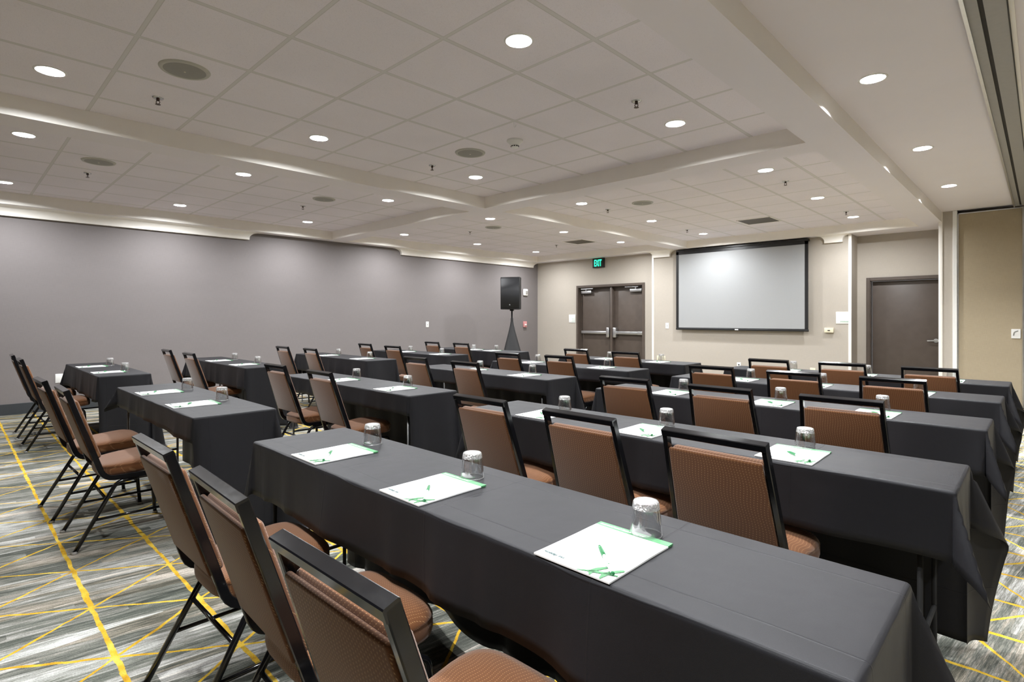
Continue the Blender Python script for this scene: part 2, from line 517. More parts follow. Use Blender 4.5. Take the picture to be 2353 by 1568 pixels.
holes = [(d[0], d[1]) for d in DL] + HID
bm = bmesh.new()
TX = [(-10.03, -5.96), (-5.63, -1.5)]
TY = [(-6.4, -.74), (-.41, 5.25), (5.59, 11.33)]
xs = sorted([XW - .05, -1.17] + [v for t in TX for v in t]); ys = sorted([YB - .05, 12.1] + [v for t in TY for v in t])
for i in range(len(xs) - 1):
    for j in range(len(ys) - 1):
        x0, x1, y0, y1 = xs[i], xs[i + 1], ys[j], ys[j + 1]
        if (x0, x1) in TX and (y0, y1) in TY:
            plane_with_holes(bm, x0, x1, y0, y1, ZC, holes, 0)
            quad(bm, [(x0, y0, ZS), (x0, y1, ZS), (x0, y1, ZC), (x0, y0, ZC)], 1)
            quad(bm, [(x1, y1, ZS), (x1, y0, ZS), (x1, y0, ZC), (x1, y1, ZC)], 1)
            quad(bm, [(x1, y0, ZS), (x0, y0, ZS), (x0, y0, ZC), (x1, y0, ZC)], 1)
            quad(bm, [(x0, y1, ZS), (x1, y1, ZS), (x1, y1, ZC), (x0, y1, ZC)], 1)
        else:
            quad(bm, [(x0, y1, ZS), (x1, y1, ZS), (x1, y0, ZS), (x0, y0, ZS)], 2)
quad(bm, [(-1.17, YB, ZS), (-1.17, 12.1, ZS), (-1.17, 12.1, ZC), (-1.17, YB, ZC)], 1)
plane_with_holes(bm, -1.17, -.30, YB - .05, 12.1, ZC, holes, 2)
plane_with_holes(bm, -.30, WX1 + .05, YB - .05, 12.1, ZC, holes, 2)
box(bm, XW - .2, WX1 + .2, YB - .2, 12.2, 3.24, 3.3, 2)
struct(obj('ceiling', bm, [M_tile, M_cream, M_dry]))

# walls
def wall(name, segs, mat):
    bm = bmesh.new()
    for s in segs: box(bm, *s)
    return struct(obj(name, bm, mat))
wall('wall_left', [(XW - .15, XW, YB - .15, 12.1, 0, 3.2)], M_gray)
# the room goes on beyond the open folding partition
wall('wall_back', [(XW - .15, WX1 + .15, YB - .15, YB, 0, 3.2)], M_gray)
wall('wall_right', [(WX1, WX1 + .15, YB - .15, 12.1, 0, 3.2)], M_gray)
TH = .2
wall('wall_far', [
    (XW, -8.81, 11.6, 11.6 + TH, 0, 3.0), (-6.88, -6.585, 11.6, 11.6 + TH, 0, 3.0), (-8.81, -6.88, 11.6, 11.6 + TH, 2.15, 3.0),
    (-6.58, -2.56, 11.5, 11.5 + TH + .1, 0, 3.0),
    (-2.56, -2.52, 11.5, 12.15, 0, 3.0),
    (-2.52, -2.34, 11.95, 11.95 + TH, 0, 3.0), (-2.34, -1.2, 11.95, 11.95 + TH, 2.08, 3.0),
    (-1.2, -1.03, 11.1, 12.1, 0, 3.2), (-.205, WX1, 11.1, 11.25, 0, 3.2), (-1.03, -.205, 11.3, 11.4, 0, 3.2)], M_tan)
# baseboards
def bb(name, segs):
    bm = bmesh.new()
    for s in segs: box(bm, *s, bevel=.002)
    struct(obj(name, bm, M_base))
bb('baseboard_left', [(XW, XW + .012, YB, 11.6, 0, .15)])
bb('baseboard_far', [(XW + .012, -8.87, 11.588, 11.6, 0, .13), (-6.82, -6.59, 11.588, 11.6, 0, .13), (-6.58, -2.53, 11.488, 11.5, 0, .13), (-2.52, -2.35, 11.938, 11.95, 0, .13)])
# cream corner trims
k = 1
for (x0, x1, y0, y1, z1) in ((-6.585, -6.535, 11.488, 11.52, ZS), (-2.565, -2.515, 11.488, 11.499, ZS), (-1.21, -1.158, 11.09, 11.13, ZC)):
    struct(boxo('trim_%d' % k, (x0, x1, y0, y1, 0, z1 - .001), M_cream, bevel=.004)); k += 1

# coved mouldings under the soffit
def cove(name, L0, L1, wallpos, axis, z_top=ZS, top=.17, bot=.055, h=.135, lip=.03, endc=.13):
    """moulding along axis ('y' on the left wall, 'x' on the far wall), concave on front and both ends"""
    bm = bmesh.new()
    N = 8; prof = []
    for i in range(N + 1):
        a = PI / 2 * i / N
        # concave: starts flat at the soffit, ends vertical
        f = 1 - math.sin(a); g = 1 - math.cos(a)
        prof.append((f, z_top - g * (h - lip)))
    prof.append((0, z_top - h))
    rings = []
    for f, z in prof:
        d = bot + (top - bot) * f; e = endc * (1 - f)
        a0, a1 = L0 + e, L1 - e
        if axis == 'y': r = [(wallpos, a0, z), (wallpos + d, a0, z), (wallpos + d, a1, z), (wallpos, a1, z)]
        else: r = [(a0, wallpos, z), (a0, wallpos - d, z), (a1, wallpos - d, z), (a1, wallpos, z)]
        rings.append([bm.verts.new(p) for p in r])
    for i in range(len(rings) - 1):
        for q in range(3):
            bm.faces.new((rings[i][q], rings[i][q + 1], rings[i + 1][q + 1], rings[i + 1][q]))
    bm.faces.new(rings[-1])
    bmesh.ops.recalc_face_normals(bm, faces=bm.faces[:])
    o = obj(name, bm, M_cream); sharp(o, 40)
    return struct(o)
cove('trim_4', -2.5, 3.96, XW, 'y', endc=.2); cove('trim_5', 6.78, 11.59, XW, 'y', endc=.22)
cove('trim_6', -6.66, -5.99, 11.5, 'x', endc=.12); cove('trim_7', -3.07, -2.53, 11.5, 'x', endc=.12)

# operable wall track, jamb and pocket panel
bm = bmesh.new()
box(bm, -.32, -.302, YB, 11.1, ZC - .045, ZC, 0)
box(bm, -.302, -.252, YB, 11.1, ZC - .03, ZC, 1)
box(bm, -.252, -.230, YB, 11.1, ZC - .012, ZC, 2)
box(bm, -.230, -.140, YB, 11.1, ZC - .03, ZC, 1)
box(bm, -.140, -.134, YB, 11.1, ZC - .034, ZC, 2)
box(bm, -.134, -.112, YB, 11.1, ZC - .02, ZC, 3)
struct(obj('trim_8', bm, [M_alu, M_alud, M_slot, M_cream]))
bm = bmesh.new()
box(bm, -1.03, -.975, 11.07, 11.14, 0, 3.035, 0, bevel=.004)
struct(obj('trim_9', bm, [M_plate]))
d3 = thing('door_3', 'tan fabric covered pocket door panel of the folding partition', 'door', (0, 0, 0)); struct(d3)
boxo('panel', (-.96, -.222, 11.10, 11.16, .02, 2.975), M_panel, d3)
bm = bmesh.new()
box(bm, -.972, -.960, 11.09, 11.165, .01, 2.99); box(bm, -.222, -.208, 11.085, 11.165, .01, 2.99); box(bm, -.972, -.208, 11.09, 11.165, 2.975, 2.99)
obj('edge_trim', bm, M_alu, d3)
bm = bmesh.new(); box(bm, -.345, -.242, 11.085, 11.10, 1.035, 1.175, 0, bevel=.003)
lp = obj('latch_plate', bm, M_plate, d3)
bm = bmesh.new(); sweep(bm, fillet([(-.32, 11.082, 1.08), (-.315, 11.078, 1.135), (-.27, 11.082, 1.15)], .03), circ(.006, 8)); obj('pull', bm, M_alud, lp, True)

# double doors
d1 = thing('door_1', 'brown double doors with steel panic bars below the exit sign', 'door'); struct(d1)
bm = bmesh.new()
for a in ((-8.86, -8.80), (-6.89, -6.83)):
    box(bm, a[0], a[1], 11.565, 11.60, 0, 2.195, bevel=.004)
box(bm, -8.80, -6.89, 11.565, 11.60, 2.135, 2.195, bevel=.004)
box(bm, -8.815, -8.79, 11.59, 11.78, 0, 2.16); box(bm, -6.90, -6.875, 11.59, 11.78, 0, 2.16); box(bm, -8.81, -6.88, 11.59, 11.78, 2.135, 2.16)
box(bm, -8.79, -8.765, 11.66, 11.72, 0, 2.135); box(bm, -8.79, -6.9, 11.66, 11.72, 2.11, 2.135)
obj('door_frame', bm, M_brown, d1)
boxo('mullion', (-7.825, -7.765, 11.605, 11.70, 0, 2.135), M_brown, d1, .004)
for side, (x0, x1) in enumerate(((-8.785, -7.81), (-7.79, -6.905))):
    lf = boxo('door_leaf', (x0, x1, 11.70, 11.745, .008, 2.11), M_brown, d1, .003)
    bm = bmesh.new()
    bx0, bx1 = (x0 + .05, x1 - .12) if side == 0 else (x0 + .12, x1 - .01)
    box(bm, bx0, bx1, 11.615, 11.665, .94, 1.012, bevel=.008)
    box(bm, bx0, bx0 + (.12 if side == 0 else .0) + .01, 11.64, 11.70, .955, .995, bevel=.003)
    box(bm, bx1 - (.13 if side == 1 else .02), bx1 + .003, 11.611, 11.70, .936, 1.016, bevel=.004)
    pb = obj('panic_bar', bm, M_alu, lf); sharp(pb)
    cx = (x1 - .09) if side == 0 else (x0 + .09)
    boxo('latch_case', (cx - .045, cx + .045, 11.59, 11.70, .855, 1.105), M_alu, lf, .018, 3)
    bm = bmesh.new()
    ex = x0 + .04 if side == 0 else x1 - .36
    box(bm, ex, ex + .32, 11.625, 11.70, 1.985, 2.055, bevel=.004)
    cl = obj('door_closer', bm, M_alu, lf); sharp(cl)
    bm = bmesh.new()
    p = [(ex + .17, 11.66, 2.06), (ex + .17, 11.62, 2.095), (ex + .03 if side == 0 else ex + .26, 11.58, 2.10), (ex + .40 if side == 0 else ex - .12, 11.60, 2.105)]
    sweep(bm, [Vector(q) for q in p[1:]], rrect(.028, .014, .002)); box(bm, ex + .155, ex + .185, 11.61, 11.66, 2.05, 2.1)
    obj('closer_arm', bm, M_alu, cl)

# storage door
d2 = thing('door_2', 'single brown storage door with lever handle', 'door'); struct(d2)
bm = bmesh.new()
box(bm, -2.37, -2.31, 11.915, 11.95, 0, 2.09, bevel=.004); box(bm, -2.31, -1.2, 11.915, 11.95, 2.03, 2.09, bevel=.004)
box(bm, -2.32, -2.30, 11.94, 12.1, 0, 2.04); box(bm, -2.32, -1.2, 11.94, 12.1, 2.025, 2.045)
obj('door_frame', bm, M_brown, d2)
lf = boxo('door_leaf', (-2.29, -1.2, 12.03, 12.075, .008, 2.02), M_brown, d2, .003)
bm = bmesh.new()
sweep(bm, [Vector((-1.345, 12.03, .945)), Vector((-1.345, 12.015, .945))], circ(.036, 20)); sweep(bm, [Vector((-1.345, 12.03, .945)), Vector((-1.345, 11.975, .945))], circ(.014, 12))
sweep(bm, fillet([(-1.345, 11.98, .945), (-1.38, 11.972, .945), (-1.465, 11.98, .94)], .02), rrect(.024, .014, .005), side=(0, 0, 1))
sharp(obj('lever_handle', bm, M_alu, lf))

# ------------------------------------------------------------------ things on the walls
def wallthing_far(name, label, cat, x, z, Y, group=None):
    return thing(name, label, cat, (x, Y, z), 0, group)
# projection screen
s = thing('projection_screen', 'large white projection screen with black border on the far wall', 'projection screen', (-4.565, 11.4, 1.08))
bm = bmesh.new(); box(bm, -1.30, 1.30, -.004, .004, .05, 1.68); obj('screen_fabric', bm, M_screen, s)
bm = bmesh.new()
box(bm, -1.355, -1.295, -.006, .006, .045, 1.775); box(bm, 1.295, 1.355, -.006, .006, .045, 1.775)
box(bm, -1.355, 1.355, -.006, .006, 1.675, 1.775); box(bm, -1.355, 1.355, -.006, .006, .045, .052)
obj('black_border', bm, M_black, s)
bm = bmesh.new(); box(bm, -1.36, 1.365, -.014, .014, 0, .045, bevel=.01); o = sharp(obj('bottom_bar', bm, M_black, s))
bm = bmesh.new(); box(bm, -.035, .035, -.018, -.013, .012, .034); tg = obj('name_badge', bm, M_plate, o)
bm = bmesh.new(); box(bm, -1.356, 1.356, -.012, .098, 1.735, 1.778, bevel=.004); sharp(obj('screen_housing', bm, M_black, s))
# exit sign
s = thing('exit_sign', 'lit green EXIT sign in black box above the double doors', 'exit sign', (-8.15, 11.6, 2.63))
boxo('sign_box', (-.175, .175, -.05, 0, 0, .245), M_black, s, .004)
text_obj('exit_letters', 'EXIT', .235, M_exit, s, Matrix.Translation((-.008, -.052, .04)) @ Matrix.Rotation(PI / 2, 4, 'X'), .002, align='CENTER', sx=.44, bold=.006, space=1.10)
# room signs
s = thing('room_sign', 'small pale room sign with text left of the double doors', 'sign', (-9.02, 11.6, 1.22))
boxo('sign_plate', (-.105, .105, -.01, 0, 0, .215), M_plate, s, .002)
R90 = Matrix.Rotation(PI / 2, 4, 'X')
for i, (tx, sz) in enumerate((('A', .028), ('MEETING', .024), ('TO THE', .024), ('ROOMS', .030))):
    text_obj('sign_text', tx, sz, M_green, s, Matrix.Translation((.095, -.011, .135 - i * .04)) @ R90, .0005, align='RIGHT')
s = thing('storage_sign', 'square white sign reading STORAGE beside the storage door', 'sign', (-2.655, 11.5, 1.235))
boxo('sign_plate', (-.112, .112, -.01, 0, 0, .222), M_plate, s, .002)
text_obj('sign_text', 'STORAGE', .031, M_green, s, Matrix.Translation((.098, -.011, .03)) @ R90, .0005, align='RIGHT', bold=.0008)
s = thing('thermostat', 'cream thermostat box on the wall right of the screen', 'thermostat', (-2.875, 11.5, 1.07))
boxo('case', (-.075, .075, -.05, 0, 0, .088), M_ivory, s, .004)
boxo('display', (-.02, .02, -.053, -.049, .03, .048), M_hole, s)
def plate(name, label, cat, x, z, Y, mat=M_plate, holes=(), w=.072, h=.116, rot=0, toggle=False, group=None):
    s = thing(name, label, cat, (x, Y, z), rot, group)
    boxo('cover_plate', (-w / 2, w / 2, -.007, 0, 0, h), mat, s, .002)
    for (hx, hz, hw, hh) in holes:
        boxo('socket', (hx - hw / 2, hx + hw / 2, -.0095, -.006, hz - hh / 2, hz + hh / 2), M_hole, s)
    if toggle:
        boxo('switch_toggle', (-.006, .006, -.018, -.006, h / 2 - .012, h / 2 + .012), M_alud, s, .002)
    return s
plate('light_switch', 'white wall switch between the double doors and the screen', 'light switch', -6.195, 1.10, 11.5, toggle=True, w=.08, h=.13)
plate('power_outlet', 'white power outlet low on the wall under the screen', 'outlet', -4.56, .285, 11.5, holes=((0, .082, .03, .026), (0, .036, .03, .026)), w=.08, h=.13)
plate('power_outlet', 'cream blank outlet plate low on the wall, left of the storage sign', 'outlet', -3.16, .27, 11.5, M_ivory, w=.09, h=.12)
plate('power_outlet', 'left of two small cream outlet plates behind the middle tables', 'outlet', -6.42, .36, 11.5, M_ivory, w=.07, h=.11)
plate('power_outlet', 'right of two small cream outlet plates behind the middle tables', 'outlet', -6.28, .36, 11.5, M_ivory, w=.07, h=.11)
s = plate('light_switch', 'white wall switch on the gray wall', 'light switch', 0, 1.13, 0, toggle=True, rot=-PI / 2 + PI, w=.08, h=.13)
s.location = (XW, 7.74, 1.13); s.rotation_euler = (0, 0, PI / 2)
s = plate('power_outlet', 'wide white outlet plate low on the gray wall behind a left table', 'outlet', 0, 0, 0, M_plate, w=.16, h=.13, rot=PI / 2)
s.location = (XW, 1.16, .40)
# strobe + pull station on gray wall
s = thing('fire_alarm_strobe', 'white fire alarm strobe on the gray wall behind the speaker', 'fire alarm', (XW, 11.07, 1.96), PI / 2)
boxo('housing', (-.085, .085, -.045, 0, 0, .185), M_plate, s, .02, 3); boxo('flash_lens', (-.02, .055, -.06, -.04, .045, .13), M_alud, s, .008)
s = thing('fire_alarm_pull', 'small red fire alarm pull station below the white strobe', 'fire alarm', (XW, 11.05, 1.09), PI / 2)
boxo('housing', (-.06, .06, -.045, 0, 0, .165), M_red, s, .006); boxo('pull_handle', (-.035, .035, -.06, -.04, .05, .09), M_plate, s, .005)

# ------------------------------------------------------------------ ceiling fixtures
def make_downlight(dep, watts):
    r = thing('ceiling_downlight', 'x', 'ceiling light')
    bm = bmesh.new()
    lathe(bm, [(RDL - .004, .0), (RDL - .002, -.004), (RDL + .006, -.006), (RDL + .013, -.003), (RDL + .014, .002)], 40)
    obj('trim_ring', bm, M_trimw, r, True)
    bm = bmesh.new()
    lathe(bm, [(RDL + .001, -.0005), (RDL - .003, .002), (.070, dep * .5), (.063, dep), (.061, dep + .01)], 40)
    for f in bm.faces: f.normal_flip()
    obj('reflector', bm, M_refl, r, True)
    bm = bmesh.new(); lathe(bm, [(0, dep + .006), (.062, dep + .006)], 40); obj('lens', bm, M_lens, r)
    li = bpy.data.lights.new('lamp', 'AREA'); li.shape = 'DISK'; li.size = .112; li.energy = watts; li.color = (.96, .98, 1)
    lo = bpy.data.objects.new('lamp', li); lo.location = (0, 0, dep + .001); link(lo, r)
    return r
dl0 = make_downlight(.013, 37); dl1 = make_downlight(.067, 74); seen = set()
ordn = {'near': 'nearest', 'middle': 'middle', 'far': 'farthest'}
for (x, y, cof, col, o_) in DL:
    src = dl1 if cof == 'R' else dl0
    r = src if src.name not in seen else copy_tree(src); seen.add(src.name)
    r.location = (x, y, ZC)
    if cof == 'R':
        tag(r, 'recessed downlight in the plain ceiling strip on the right, %s of its three' % o_, group='downlights along the right ceiling strip')
    else:
        tag(r, 'recessed downlight in the %s, %s pair, %s one' % (cof, ordn[o_], col), group='downlights in the ' + cof)
for (x, y) in HID:
    r = copy_tree(dl1); r.location = (x, y, ZC)
    tag(r, 'unseen recessed downlight in the ceiling outside the picture', group='downlights outside the picture')

def make_cspk():
    r = thing('ceiling_speaker', 'x', 'speaker')
    bm = bmesh.new(); lathe(bm, [(.128, -.010), (.135, -.012), (.150, -.009), (.156, 0)], 40); obj('rim', bm, M_grille2, r, True)
    bm = bmesh.new(); lathe(bm, [(0, -.016), (.05, -.0155), (.10, -.013), (.130, -.010)], 40)
    for f in bm.faces: f.normal_flip()
    obj('grille', bm, M_grille, r, True)
    bm = bmesh.new(); lathe(bm, [(0, -.019), (.006, -.018), (.007, -.0155)], 12); obj('badge', bm, M_ivory, r)
    return r
L = ['round gray speaker grille in the nearest large coffer, the near one of two', 'round gray speaker grille in the nearest large coffer, beside the smoke detector',
     'round gray speaker grille in the left coffer, the near one of two', 'round gray speaker grille in the left coffer, the far one of two',
     'round gray speaker grille in the far right coffer before the screen', 'round gray speaker grille in the far left corner coffer']
c0 = make_cspk()
for i, (x, y) in enumerate(SPK):
    r = c0 if i == 0 else copy_tree(c0)
    r.location = (x, y, ZC); tag(r, L[i], group='ceiling speakers')

def make_sprinkler():
    r = thing('fire_sprinkler', 'x', 'sprinkler')
    bm = bmesh.new(); lathe(bm, [(0, -.008), (.02, -.009), (.036, -.006), (.040, 0)], 24)
    for f in bm.faces: f.normal_flip()
    obj('escutcheon', bm, M_chrome, r, True)
    bm = bmesh.new(); lathe(bm, [(.012, -.006), (.012, -.022), (.006, -.024)], 12)
    for sx in (-1, 1):
        sweep(bm, fillet([(sx * .006, 0, -.02), (sx * .014, 0, -.034), (sx * .003, 0, -.052)], .01), circ(.003, 6))
    lathe(bm, [(0, -.054), (.019, -.052), (.019, -.050), (0, -.049)], 16)
    obj('sprinkler_head', bm, M_bronze, r)
    return r
SP = [(-4.91, 1.13, 'nearest large coffer, near left one of its three'), (-2.29, 3.76, 'nearest large coffer, right one of its three'), (-4.89, 3.76, 'nearest large coffer, far left one of its three'),
      (-8.04, 1.14, 'left coffer, the near one of two'), (-8.06, 3.75, 'left coffer, the far one of two'),
      (-4.89, 7.19, 'far right coffer, near left one of its four'), (-2.30, 7.25, 'far right coffer, near right one of its four'), (-2.26, 9.99, 'far right coffer, far right one of its four'), (-4.92, 9.91, 'far right coffer, far left one of its four'),
      (-8.08, 7.14, 'far left corner coffer, the near one of two'), (-8.12, 9.85, 'far left corner coffer, the far one of two')]
c0 = make_sprinkler()
for i, (x, y, t) in enumerate(SP):
    r = c0 if i == 0 else copy_tree(c0)
    r.location = (x, y, ZC); r.rotation_euler.z = random.uniform(0, PI)
    tag(r, 'dark sprinkler head in the ' + t, group='sprinkler heads')
s = thing('sprinkler_cover', 'flat beige concealed sprinkler cover in the far left corner coffer', 'sprinkler cover', (-7.51, 5.97, ZC))
bm = bmesh.new(); lathe(bm, [(0, -.012), (.05, -.012), (.055, -.008), (.058, 0)], 24); obj('cover', bm, M_ivory, s, True)
s = thing('smoke_detector', 'white round smoke detector in the nearest large coffer', 'smoke detector', (-3.63, 3.78, ZC))
bm = bmesh.new(); lathe(bm, [(.078, 0), (.079, -.012), (.072, -.018), (.045, -.042), (.040, -.046)], 36); obj('base', bm, M_plate, s, True)
bm = bmesh.new(); lathe(bm, [(.040, -.046), (.038, -.052), (.036, -.066), (.028, -.072), (0, -.073)], 36); o = obj('sensor_head', bm, M_plate, s, True)
bm = bmesh.new()
for k in range(10):
    a = 2 * PI * k / 10
    b2 = bmesh.new(); box(b2, -.008, .008, .034, .0395, -.064, -.055); me = bpy.data.meshes.new('t'); b2.to_mesh(me); b2.free(); me.transform(Matrix.Rotation(a, 4, 'Z')); bm.from_mesh(me); bpy.data.meshes.remove(me)
obj('air_slots', bm, M_hole, o)
s = thing('ceiling_hook', 'small wire hook hanging from the grid of the nearest large coffer', 'hook', (-3.30, 3.42, ZC))
bm = bmesh.new(); sweep(bm, fillet([(0, 0, 0), (0, 0, -.035), (.022, 0, -.055), (.03, 0, -.03)], .015), circ(.0018, 6)); obj('wire', bm, M_plate, s, True)
for (x0, x1, y0, y1, t) in ((-3.84, -3.28, 9.56, 10.11, 'far right coffer before the screen'), (-7.66, -7.12, 9.5, 10.05, 'far left corner coffer')):
    s = thing('ceiling_vent', 'dark square return air grille in the ' + t, 'vent', ((x0 + x1) / 2, (y0 + y1) / 2, ZC), 0, 'return air grilles')
    w, h = (x1 - x0) / 2, (y1 - y0) / 2
    boxo('grille', (-w + .012, w - .012, -h + .012, h - .012, -.006, -.001), M_vent, s)
    bm = bmesh.new()
    for b in ((-w, w, -h, -h + .012), (-w, w, h - .012, h), (-w, -w + .012, -h, h), (w - .012, w, -h, h)): box(bm, *b, -.009, 0)
    obj('frame', bm, M_cream, s)

# ------------------------------------------------------------------ tables, cloths
TZ = .765
ROWW = ['nearest', 'second', 'third', 'fourth', 'farthest']
COLW = {'L': 'left', 'M': 'middle', 'R': 'right'}
def tname(c, r): return '%s table of the %s column' % (ROWW[r], COLW[c])
#        x0, x1, y0, y1, drops: near, far, left, right
TAB = {}
for r, (y0, y1) in enumerate(((.995, 1.44), (2.315, 2.76), (3.70, 4.13), (4.97, 5.40), (6.22, 6.66))):
    TAB['R', r] = (-2.62, -.215, y0, y1)
for r, (y0, y1) in enumerate(((.985, 1.44), (2.37, 2.80), (3.87, 4.30), (5.10, 5.53), (6.30, 6.74))):
    TAB['M', r] = (-5.50 if r < 2 else (-5.36, -5.30, -5.12)[r - 2], (-3.50, -3.345, -3.31, -3.22, -3.17)[r], y0, y1)
for r, (y0, y1) in enumerate(((1.035, 1.46), (2.39, 2.84), (3.92, 4.37), (5.30, 5.74), (6.52, 6.97))):
    TAB['L', r] = ((-8.74, -8.80, -8.65, -8.58, -8.45)[r], (-6.66, -6.58, -6.52, -6.56, -6.38)[r], y0, y1)
DROP = {'R': (.245, .71, .25, .25), 'M': (.155, .71, .18, .74), 'L': (.262, .70, .34, .72)}
FLARE = {'R': (.30, .36, .30, .16), 'M': (-.02, .2, .2, .42), 'L': (-.02, .15, .2, .25)}   # corners: near-right, far-right, far-left, near-left

def drape1(d, r=.012):
    a = r * PI / 2
    if d <= 0: return 0., 0.
    if d < a: return r * math.sin(d / r), r * (1 - math.cos(d / r))
    return r, r + (d - a)

def cloth(x0, x1, y0, y1, drop, fl, seed):
    dn, df, dl, dr = drop
    rnd = random.Random(seed)
    ph = [rnd.uniform(0, 6.28) for _ in range(12)]
    def axis(a0, a1, d0, d1, step):
        v = []
        def skirt(d):
            out = [0, .004, .008, .012, .016, .020, .028]
            n = max(2, int((d - .028) / .028)); out += [.028 + (d - .028) * k / n for k in range(1, n + 1)]
            return out
        v += [a0 - s for s in reversed(skirt(d0))]
        n = int((a1 - a0) / step)
        v += [a0 + (a1 - a0) * k / n for k in range(1, n)]
        v += [a1 + s for s in skirt(d1)]
        return v
    U = axis(x0, x1, dl, dr, .03); V = axis(y0, y1, dn, df, .035)
    verts = []; faces = []
    def wave(p, t):
        s_ = (.5 + .5 * math.sin(p * 9.3 + ph[0] + 1.3 * math.sin(p * 3.1 + ph[1]))) ** 3 * .034 + (.5 + .5 * math.sin(p * 21 + ph[2] + 2 * math.sin(p * 5 + ph[3]))) ** 4 * .020
        return s_ * t
    for j, v in enumerate(V):
        for i, u in enumerate(U):
            ox = -1 if u < x0 else (1 if u > x1 else 0); oy = -1 if v < y0 else (1 if v > y1 else 0)
            a = x0 - u if ox < 0 else (u - x1 if ox > 0 else 0); b = y0 - v if oy < 0 else (v - y1 if oy > 0 else 0)
            cx = min(max(u, x0), x1); cy = min(max(v, y0), y1)
            z = TZ; px, py = cx, cy
            if a > 0 or b > 0:
                rr = math.hypot(a, b); th = math.atan2(b, a)
                if a > 0 and b > 0:
                    k = fl[{(1, -1): 0, (1, 1): 1, (-1, 1): 2, (-1, -1): 3}[(ox, oy)]]
                    prm = (x1 if ox > 0 else x0) * 1.0 + th * .35 * (1 if ox > 0 else -1)
                else:
                    k = 0; prm = cx if b > 0 else (x1 + .55 + cy if ox > 0 else x0 - .55 - cy)
                o_, dn_ = drape1(rr)
                t = min(1, dn_ / .45)
                flr = k * max(0, math.sin(2 * th)) ** 1.3 if (a > 0 and b > 0) else 0
                # lengthwise second fold in big corners
                if a > 0 and b > 0 and k > .1:
                    flr += .05 * math.sin(6 * th + ph[5]) * math.sin(2 * th)
                ext = max(0, rr - .02)
                wv = wave(prm, t) * (1 if not (a > 0 and b > 0) else (.6 if k > 0 else 0))
                out = o_ + flr * ext + wv
                down = dn_ * math.sqrt(max(.2, 1 - flr * flr))
                dirx = math.cos(th) * ox; diry = math.sin(th) * oy
                px = cx + dirx * out; py = cy + diry * out; z = TZ - down
                z += .006 * math.sin(prm * 13 + ph[7]) * t
            else:
                # faint sag and puckers of the flat top
                e = min(u - x0, x1 - u, v - y0, y1 - v)
                z += -.0004 + .0007 * noise.noise(Vector((u * 3, v * 9, seed))) * min(1, e / .04)
            if z < .010:
                z = .010 + .004 * (.5 + .5 * math.sin(u * 30))
            verts.append((px, py, z))
    n = len(U)
    for j in range(len(V) - 1):
        for i in range(n - 1):
            faces.append((j * n + i, j * n + i + 1, (j + 1) * n + i + 1, (j + 1) * n + i))
    return verts, faces

for (c, r), (x0, x1, y0, y1) in TAB.items():
    cx, cy = (x0 + x1) / 2, (y0 + y1) / 2
    hw, hd = (x1 - x0) / 2 - .004, (y1 - y0) / 2 - .004
    t = thing('folding_table', 'narrow folding table under the gray cloth, %s' % tname(c, r), 'table', (cx, cy, 0), 0, 'narrow folding tables')
    boxo('table_top', (-hw, hw, -hd, hd, .738, .7605), M_wood, t, .003)
    for sx in (-1, 1):
        for sy in (-1, 1):
            bm = bmesh.new()
            lx = sx * (hw - .09); ly = sy * (hd - .045)
            sweep(bm, [Vector((lx, ly, .738)), Vector((lx, ly, .02)), Vector((lx, ly, .004))], circ(.009, 10))
            lathe(bm, [(0, .001), (.013, .001), (.013, .018), (.009, .022)], 10, lx, ly)
            obj('leg', bm, M_legshade if c == 'R' else M_steel, t, True)
        bm = bmesh.new(); sweep(bm, [Vector((sx * (hw - .09), -hd + .045, .20)), Vector((sx * (hw - .09), hd - .045, .20))], circ(.009, 8)); obj('crossbar', bm, M_legshade, t, True)
    vs, fs = cloth(x0, x1, y0, y1, DROP[c], FLARE[c], r * 3 + ord(c))
    vs = [(a - cx, b - cy, z) for a, b, z in vs]
    o = obj('tablecloth', (vs, [], fs), M_cloth, None, True, (cx, cy, 0))
    m = o.modifiers.new('thickness', 'SOLIDIFY'); m.thickness = .0012; m.offset = -1
    tag(o, 'charcoal gray tablecloth draped over the %s' % tname(c, r), 'tablecloth', 'charcoal tablecloths')

